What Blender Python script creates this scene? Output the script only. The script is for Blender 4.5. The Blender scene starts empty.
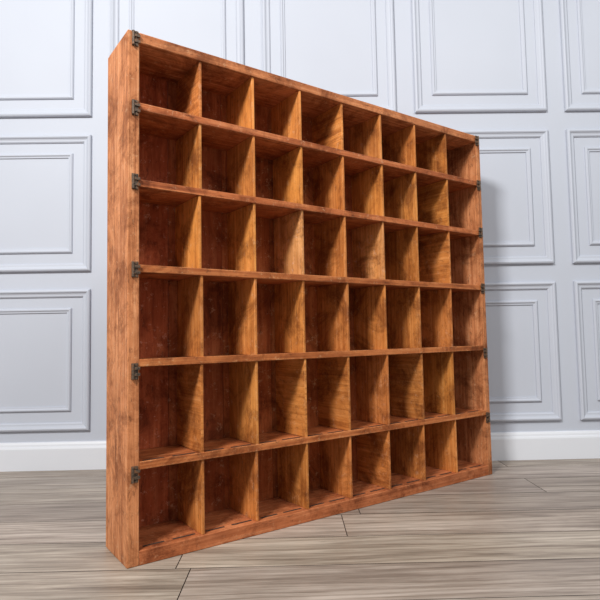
import bpy, math, random
from mathutils import Vector, Matrix
random.seed(7)
sc=bpy.context.scene
sc.view_settings.view_transform='Standard'
sc.view_settings.look='None'

def lin(c):
    return tuple(((v/255)/12.92 if v/255<=0.04045 else ((v/255+0.055)/1.055)**2.4) for v in c)+(1,)

# ---------------------------------------------------------------- materials
def new_mat(name):
    m=bpy.data.materials.new(name); m.use_nodes=True
    nt=m.node_tree; b=nt.nodes['Principled BSDF']
    return m,nt,b
def N(nt,t,**k):
    n=nt.nodes.new(t)
    for a,v in k.items(): setattr(n,a,v)
    return n
def ramp(nt,src,stops):
    r=N(nt,'ShaderNodeValToRGB'); e=r.color_ramp.elements
    while len(e)<len(stops): e.new(0.5)
    for el,(p,c) in zip(e,stops): el.position=p; el.color=c
    nt.links.new(src,r.inputs[0]); return r.outputs[0]
def mix(nt,a,b,f,mode='MIX'):
    m=N(nt,'ShaderNodeMix',data_type='RGBA',blend_type=mode)
    if isinstance(f,(int,float)): m.inputs[0].default_value=f
    else: nt.links.new(f,m.inputs[0])
    for s,i in ((a,6),(b,7)):
        if isinstance(s,tuple): m.inputs[i].default_value=s
        else: nt.links.new(s,m.inputs[i])
    return m.outputs[2]
def mul(nt,a,k):
    w=N(nt,'ShaderNodeMath',operation='MULTIPLY'); nt.links.new(a,w.inputs[0])
    if isinstance(k,(int,float)): w.inputs[1].default_value=k
    else: nt.links.new(k,w.inputs[1])
    return w.outputs[0]
def noise(nt,vec,scale,detail=4,rough=.55,dist=0):
    n=N(nt,'ShaderNodeTexNoise'); n.inputs['Scale'].default_value=scale
    n.inputs['Detail'].default_value=detail; n.inputs['Roughness'].default_value=rough
    n.inputs['Distortion'].default_value=dist
    nt.links.new(vec,n.inputs['Vector']); return n.outputs['Fac']
def mapping(nt,vec,scale):
    m=N(nt,'ShaderNodeMapping'); m.inputs['Scale'].default_value=scale
    nt.links.new(vec,m.inputs['Vector']); return m.outputs[0]
def bump(nt,b,h,st,d=.002):
    n=N(nt,'ShaderNodeBump'); n.inputs['Strength'].default_value=st; n.inputs['Distance'].default_value=d
    nt.links.new(h,n.inputs['Height']); nt.links.new(n.outputs[0],b.inputs['Normal'])

def wood_mat(name,dark,midc,light,wear=.35,rough=.5,edge=.5,grain=(3,95,1)):
    m,nt,b=new_mat(name)
    uv=N(nt,'ShaderNodeUVMap',uv_map='UVMap').outputs[0]
    geo=N(nt,'ShaderNodeTexCoord').outputs['Object']
    g=noise(nt,mapping(nt,uv,grain),1,8,.68,.7)
    g2=noise(nt,mapping(nt,uv,(5,14,1)),1,4,.6,1.2)
    gf=noise(nt,mapping(nt,uv,(22,420,1)),1,4,.7)
    col=ramp(nt,g,[(.28,lin(dark)),(.5,lin(midc)),(.74,lin(light))])
    col=mix(nt,col,ramp(nt,g2,[(.3,(.60,.50,.44,1)),(.6,(1.06,1.06,1.06,1))]),.8,'MULTIPLY')
    col=mix(nt,col,ramp(nt,gf,[(.36,(.66,.60,.56,1)),(.52,(1,1,1,1))]),.4,'MULTIPLY')
    gr=noise(nt,geo,8,7,.78,.5)
    col=mix(nt,col,ramp(nt,gr,[(.38,(.42,.34,.30,1)),(.51,(1,1,1,1)),(.64,(1.14,1.2,1.3,1))]),.85,'MULTIPLY')
    # dark knocks and scratches following the grain
    sm=ramp(nt,noise(nt,mapping(nt,uv,(24,70,1)),1,7,.8),[(.575,(0,0,0,1)),(.61,(1,1,1,1))])
    col=mix(nt,col,lin((56,30,20)),mul(nt,sm,wear))
    # rubbed pale spots
    sm2=ramp(nt,noise(nt,geo,50,6,.8),[(.58,(0,0,0,1)),(.63,(1,1,1,1))])
    col=mix(nt,col,lin((208,164,126)),mul(nt,sm2,wear*.9))
    if edge:
        bv=N(nt,'ShaderNodeBevel'); bv.inputs['Radius'].default_value=.004; bv.samples=4
        gm=N(nt,'ShaderNodeNewGeometry')
        dt=N(nt,'ShaderNodeVectorMath',operation='DOT_PRODUCT')
        nt.links.new(bv.outputs[0],dt.inputs[0]); nt.links.new(gm.outputs['Normal'],dt.inputs[1])
        ed=ramp(nt,dt.outputs['Value'],[(.80,(1,1,1,1)),(.985,(0,0,0,1))])
        nz=ramp(nt,noise(nt,geo,26,4,.7),[(.42,(0,0,0,1)),(.6,(1,1,1,1))])
        col=mix(nt,col,lin((222,164,116)),mul(nt,mul(nt,ed,nz),edge))
        nz2=ramp(nt,noise(nt,geo,60,5,.75),[(.52,(0,0,0,1)),(.58,(1,1,1,1))])
        col=mix(nt,col,lin((66,34,22)),mul(nt,mul(nt,ed,nz2),edge*1.2))
    at=N(nt,'ShaderNodeAttribute',attribute_name='tint')
    col=mix(nt,col,at.outputs['Color'],1.0,'MULTIPLY')
    nt.links.new(col,b.inputs['Base Color'])
    nt.links.new(ramp(nt,gr,[(.3,(rough+.15,)*3+(1,)),(.7,(rough-.05,)*3+(1,))]),b.inputs['Roughness'])
    b.inputs['Specular IOR Level'].default_value=.2
    bump(nt,b,g,.3,.001)
    return m

M_frame=wood_mat('pine_frame_varnished',(152,92,56),(200,130,84),(226,166,120),.5,.62,.6)
M_shelf=wood_mat('pine_shelf_varnished',(132,70,40),(186,108,62),(214,142,92),.5,.6,.7)
M_div=wood_mat('pine_divider_varnished',(158,92,42),(202,128,62),(224,156,92),.35,.6,.5)
M_back=wood_mat('back_panel_stained',(134,66,34),(166,88,48),(190,118,72),.5,.65,0,(4,45,1))

def metal_mat():
    m,nt,b=new_mat('blackened_iron')
    o=N(nt,'ShaderNodeTexCoord').outputs['Object']
    n=noise(nt,o,160,3)
    nt.links.new(ramp(nt,n,[(.3,lin((50,42,36))),(.52,lin((96,80,66))),(.68,lin((128,86,56)))]),b.inputs['Base Color'])
    b.inputs['Metallic'].default_value=.4; b.inputs['Roughness'].default_value=.55
    return m
M_metal=metal_mat()
def slot_mat():
    m,nt,b=new_mat('slot_dark')
    o=N(nt,'ShaderNodeTexCoord').outputs['Object']
    nt.links.new(ramp(nt,noise(nt,o,60),[(.3,lin((40,26,20))),(.7,lin((78,54,42)))]),b.inputs['Base Color'])
    b.inputs['Roughness'].default_value=.8
    return m
M_slot=slot_mat()
def paint(name,c1,c2,rough=.5):
    m,nt,b=new_mat(name)
    o=N(nt,'ShaderNodeTexCoord').outputs['Object']
    nt.links.new(ramp(nt,noise(nt,o,1.6,3),[(.3,lin(c1)),(.7,lin(c2))]),b.inputs['Base Color'])
    b.inputs['Roughness'].default_value=rough
    bump(nt,b,noise(nt,o,220,2),.06,.0006)
    return m
M_wall=paint('wall_paint_lavender_grey',(184,189,200),(189,194,205),.6)
M_base=paint('baseboard_paint_white',(216,219,226),(221,224,230),.45)

def floor_mat():
    m,nt,b=new_mat('grey_oak_laminate')
    uv=N(nt,'ShaderNodeUVMap',uv_map='UVMap').outputs[0]
    g=noise(nt,mapping(nt,uv,(1.6,26,1)),1,8,.7,1.0)
    fine=noise(nt,mapping(nt,uv,(7,190,1)),1,4,.65)
    cl=noise(nt,mapping(nt,uv,(2.2,9,1)),1,5,.6,.8)
    cath=N(nt,'ShaderNodeTexWave',wave_type='BANDS',bands_direction='Y'); cath.inputs['Scale'].default_value=3.0
    cath.inputs['Distortion'].default_value=14; cath.inputs['Detail'].default_value=3; cath.inputs['Detail Scale'].default_value=.8
    nt.links.new(mapping(nt,uv,(.45,4,1)),cath.inputs['Vector'])
    col=ramp(nt,g,[(.3,lin((128,114,102))),(.5,lin((172,159,146))),(.7,lin((196,184,172)))])
    col=mix(nt,col,ramp(nt,cath.outputs['Fac'],[(0,(.68,.66,.64,1)),(.45,(1,1,1,1))]),.65,'MULTIPLY')
    col=mix(nt,col,ramp(nt,cl,[(.35,(.72,.70,.69,1)),(.6,(1.05,1.05,1.05,1))]),.75,'MULTIPLY')
    col=mix(nt,col,ramp(nt,fine,[(.38,(.64,.62,.60,1)),(.54,(1.02,1.02,1.02,1))]),.75,'MULTIPLY')
    at=N(nt,'ShaderNodeAttribute',attribute_name='tint')
    col=mix(nt,col,at.outputs['Color'],1.0,'MULTIPLY')
    nt.links.new(col,b.inputs['Base Color'])
    b.inputs['Roughness'].default_value=.42
    b.inputs['Specular IOR Level'].default_value=.4
    bump(nt,b,fine,.2,.0006)
    return m
M_floor=floor_mat()
m,nt,b=new_mat('floor_gap'); b.inputs['Base Color'].default_value=lin((66,56,50)); b.inputs['Roughness'].default_value=.9
M_gap=m

# ---------------------------------------------------------------- mesh builder
class MB:
    def __init__(s): s.v=[];s.f=[];s.uv=[];s.t=[];s.m=[]
    def face(s,pts,uvs,tint,mi=0):
        i=len(s.v); s.v+=[tuple(p) for p in pts]; s.f.append(tuple(range(i,i+len(pts)))); s.uv+=uvs
        s.t+= [tint]*len(pts); s.m.append(mi)
    def box(s,a,b,tint=(1,1,1),grain=None,mi=0):
        d=[b[i]-a[i] for i in range(3)]
        if grain is None: grain=max(range(3),key=lambda i:d[i])
        ou,ov=random.uniform(0,50),random.uniform(0,50)
        base=len(s.v)
        P=[(x,y,z) for x in (a[0],b[0]) for y in (a[1],b[1]) for z in (a[2],b[2])]
        s.v+=P
        F=[((0,1,3,2),0),((4,6,7,5),0),((0,4,5,1),1),((2,3,7,6),1),((0,2,6,4),2),((1,5,7,3),2)]
        for f,ax in F:
            s.f.append(tuple(base+i for i in f)); s.m.append(mi)
            oth=[i for i in range(3) if i!=ax]
            if grain in oth: ua=grain; va=[i for i in oth if i!=grain][0]
            else: ua,va=oth
            for i in f: s.uv.append((P[i][ua]+ou,P[i][va]+ov+ax*3.3)); s.t.append(tint)
    def obj(s,name,mats,parent=None,bevel=0,seg=2,smooth=False):
        me=bpy.data.meshes.new(name); me.from_pydata(s.v,[],s.f)
        for mt in mats: me.materials.append(mt)
        uv=me.uv_layers.new(name='UVMap')
        for i,c in enumerate(s.uv): uv.data[i].uv=c
        ca=me.color_attributes.new(name='tint',type='FLOAT_COLOR',domain='CORNER')
        for i,c in enumerate(s.t): ca.data[i].color=(*c,1)
        for p,mi in zip(me.polygons,s.m): p.material_index=mi; p.use_smooth=smooth
        me.update()
        o=bpy.data.objects.new(name,me); sc.collection.objects.link(o)
        if parent: o.parent=parent
        if bevel:
            bv=o.modifiers.new('bevel','BEVEL'); bv.width=bevel; bv.segments=seg; bv.limit_method='ANGLE'
        return o

# ---------------------------------------------------------------- shelf unit
W,Dp,H,TS=1.276,0.157,1.2,0.027
root=bpy.data.objects.new('pigeonhole_shelf',None); sc.collection.objects.link(root)
root.location=(-0.3606,-0.9364,0.0); root.rotation_euler=(0,0,0.5988)
Z=[0.0,0.2132,0.4386,0.6508,0.8460,1.0252,H]
ZB,ZT=0.032,H-0.024
def vary(b=.06,w=.03):
    k=1+random.uniform(-b,b); return (k,k*(1+random.uniform(-w,w)),k*(1+random.uniform(-w*1.5,w*1.5)))
fr=MB()
fr.box((0,0,0),(TS,Dp-.012,H),(1.0,1.0,1.0),2)
fr.box((0,Dp-.0112,0.001),(TS,Dp,H-.001),(.9,.86,.82),2)      # rear batten of the side
fr.box((W-TS*.75,0,0),(W,Dp,H),(.95,.93,.9),2)
fr.box((TS,0,ZT),(W-TS*.75,Dp,H),(.92,.86,.82),0)
fr.box((TS,0,0),(W-TS*.75,Dp,ZB),(.84,.68,.62),0)
fr.obj('frame',[M_frame],root,.002)
# shelves
ST=.015
sh=MB()
for z in Z[1:-1]:
    sh.box((TS,.0065,z-ST/2),(W-TS*.75,Dp-.008,z+ST/2-.001),(.92,.9,.88),0)
    sh.box((TS,.0005,z-ST/2-.0005),(W-TS*.75,.0060,z+ST/2+.0015),vary(.06,.04),0)   # raised front lip
sh.obj('shelves',[M_shelf],root,.0014)
# dividers
u0,u1=TS,W-TS
dv=MB(); DT=.007
cu=[u0+(u1-u0)*k/8 for k in range(9)]
for r in range(6):
    zb=ZB if r==0 else Z[r]+ST/2
    zt=ZT if r==5 else Z[r+1]-ST/2
    for k in range(1,8):
        t=vary(.13,.06)
        if (k,r)==(3,3): t=(1.2,1.5,2.2)
        if (k,r)==(5,3): t=(1.1,1.25,1.6)
        c=cu[k]+random.uniform(-.003,.003)
        dv.box((c-DT/2,.003+random.uniform(0,.002),zb),(c+DT/2,Dp-.008,zt),t,1 if random.random()<.12 else 2)
dv.obj('dividers',[M_div],root,.001)
# back panel boards
bk=MB(); x=TS
while x<W-TS*.75-.001:
    w=min(random.uniform(.09,.17),W-TS*.75-x)
    bk.box((x,Dp-.008,.004),(x+w-.0012,Dp-.001,H-.004),vary(.18,.1),2); x+=w
bk.obj('back_panel',[M_back],root)
# card slots cut near the front of every shelf
sl=MB()
for r in range(6):
    z=(ZB if r==0 else Z[r]+ST/2-.001)
    for k in range(8):
        a,b_=cu[k]+DT/2,cu[k+1]-DT/2; w=b_-a
        for s,e in ((.08,.42),(.56,.94)):
            sl.box((a+w*s,.018,z-.001),(a+w*e,.023,z+.0012),(1,1,1),0)
sl.obj('card_slots',[M_slot],root)
# iron catches on the front edges
def catch(name,u,z,side):
    mb=MB(); s=side
    def bx(a,b): mb.box((min(a[0],b[0]),a[1],a[2]),(max(a[0],b[0]),b[1],b[2]))
    bx((u+s*.009,-.002,z-.018),(u+s*.024,0.0005,z+.018))
    bx((u+s*.010,-.0055,z+.0035),(u+s*.0275,-.0015,z+.010))
    bx((u+s*.010,-.0055,z-.010),(u+s*.0275,-.0015,z-.0035))
    def cyl(c,ax,r,l,n=14):
        i=len(mb.v)
        for e in (-l/2,l/2):
            for j in range(n):
                a=2*math.pi*j/n; p=[0,0,0]; o=[q for q in range(3) if q!=ax]
                p[o[0]]=r*math.cos(a); p[o[1]]=r*math.sin(a); p[ax]=e
                mb.v.append(tuple(c[q]+p[q] for q in range(3)))
        fs=[tuple(i+q for q in range(n)),tuple(i+n+q for q in range(n))]+[(i+j,i+(j+1)%n,i+n+(j+1)%n,i+n+j) for j in range(n)]
        for f in fs:
            mb.f.append(f); mb.m.append(0); mb.uv+=[(0,0)]*len(f); mb.t+=[(1,1,1)]*len(f)
    cyl((u+s*.0115,-.004,z),2,.003,.033)
    cyl((u+s*.019,-.0025,z+.0145),1,.0022,.003)
    cyl((u+s*.019,-.0025,z-.0145),1,.0022,.003)
    mb.obj(name,[M_metal],root,.0005)
cz=[H-.018,1.019,.848,.648,.421,.197]
for i,z in enumerate(cz):
    catch('catch_left_%d'%(i+1),0,z,1); catch('catch_right_%d'%(i+1),W,z,-1)

# ---------------------------------------------------------------- room
fl=MB()
X0,X1,Y0,Y1=-3.2,3.2,-4.2,0.0
fl.face([(X0,Y0,-.004),(X1,Y0,-.004),(X1,Y1+.1,-.004),(X0,Y1+.1,-.004)],[(0,0),(1,0),(1,1),(0,1)],(1,1,1),1)
pw=.165;y=Y1+.05;row=0
while y>Y0:
    x=X0-random.uniform(0,1.1)
    while x<X1:
        L=1.2; a=max(x,X0); b_=min(x+L,X1)
        if b_>a:
            k=random.uniform(.84,1.1); t=(k,k*random.uniform(.985,1.01),k*random.uniform(.96,1.02))
            ou,ov=random.uniform(0,60),random.uniform(0,60); g=.0011
            pts=[(a+g,y-pw+g,0),(b_-g,y-pw+g,0),(b_-g,y-g,0),(a+g,y-g,0)]
            fl.face(pts,[(p[0]+ou,p[1]+ov) for p in pts],t,0)
        x+=L
    y-=pw; row+=1
fl.obj('floor',[M_floor,M_gap])

wl=MB(); wl.box((X0,0,0),(X1,.1,2.6)); 
def ring(mb,x0,x1,z0,z1,prof):
    for (i0,h0),(i1,h1) in zip(prof[:-1],prof[1:]):
        def c(i,h): return [(x0+i,-h,z0+i),(x1-i,-h,z0+i),(x1-i,-h,z1-i),(x0+i,-h,z1-i)]
        A,B=c(i0,h0),c(i1,h1)
        for j in range(4):
            k=(j+1)%4
            mb.face([A[j],A[k],B[k],B[j]],[(0,0)]*4,(1,1,1))
outer=[(0,-.001),(0,.010),(.003,.014),(.008,.016),(.012,.014),(.015,.010),(.020,.008),(.026,.0075),(.030,.004),(.031,-.001)]
inner=[(.072,-.001),(.073,.005),(.077,.009),(.081,.009),(.085,.005),(.090,.0045),(.091,-.001)]
XA,PP,PW=-0.7784,.6084,.5327
for k in range(-3,7):
    xr=XA+k*PP; xl=xr-PW
    if xr>X1 or xl<X0: continue
    for z0,z1 in ((.1464,.6888),(.7601,1.3025),(1.3789,2.42)):
        ring(wl,xl,xr,z0,z1,outer); ring(wl,xl,xr,z0,z1,inner)
wl.obj('wall_back',[M_wall])

bb=MB()
prof=[(0,0),(-.018,0),(-.018,.080),(-.016,.086),(-.012,.089),(-.011,.096),(-.008,.102),(-.004,.1045),(0,.1045)]
for (ya,za),(yb,zb) in zip(prof[:-1],prof[1:]):
    bb.face([(X0,ya,za),(X1,ya,za),(X1,yb,zb),(X0,yb,zb)],[(0,0)]*4,(1,1,1))
bb.obj('baseboard_back',[M_base])

# ---------------------------------------------------------------- lights
w=bpy.data.worlds.new('world'); sc.world=w; w.use_nodes=True
w.node_tree.nodes['Background'].inputs[0].default_value=(.96,.98,1,1)
w.node_tree.nodes['Background'].inputs[1].default_value=.42
def area(name,loc,target,sx,sy,p,col=(1,1,1)):
    l=bpy.data.lights.new(name,'AREA'); l.shape='RECTANGLE'; l.size=sx; l.size_y=sy; l.energy=p; l.color=col
    o=bpy.data.objects.new(name,l); sc.collection.objects.link(o); o.location=loc
    o.rotation_euler=(Vector(target)-Vector(loc)).to_track_quat('-Z','Y').to_euler(); return o
area('ceiling_light',(-1.25,-2.9,2.7),(0.1,-.4,.4),.6,.5,128,(1,.985,.96))
area('ceiling_light',(1.5,-2.2,2.6),(0.9,-.1,.5),1.2,.8,26,(1,.99,.97))

# ---------------------------------------------------------------- camera
f,pitch,roll,yaw,D,h=550.93,.0645,.0181,-.0175,2.159,.4935
r0=Vector((math.cos(yaw),math.sin(yaw),0)); hd=Vector((-math.sin(yaw),math.cos(yaw),0))
fw=hd*math.cos(pitch)+Vector((0,0,1))*math.sin(pitch); up=-hd*math.sin(pitch)+Vector((0,0,1))*math.cos(pitch)
R=r0*math.cos(roll)-up*math.sin(roll); U=r0*math.sin(roll)+up*math.cos(roll); B=-fw
cam=bpy.data.cameras.new('camera'); co=bpy.data.objects.new('camera',cam); sc.collection.objects.link(co)
co.matrix_world=Matrix(((R.x,U.x,B.x,0),(R.y,U.y,B.y,-D),(R.z,U.z,B.z,h),(0,0,0,1)))
cam.sensor_width=36; cam.lens=f*36/600; cam.clip_start=.02
sc.camera=co
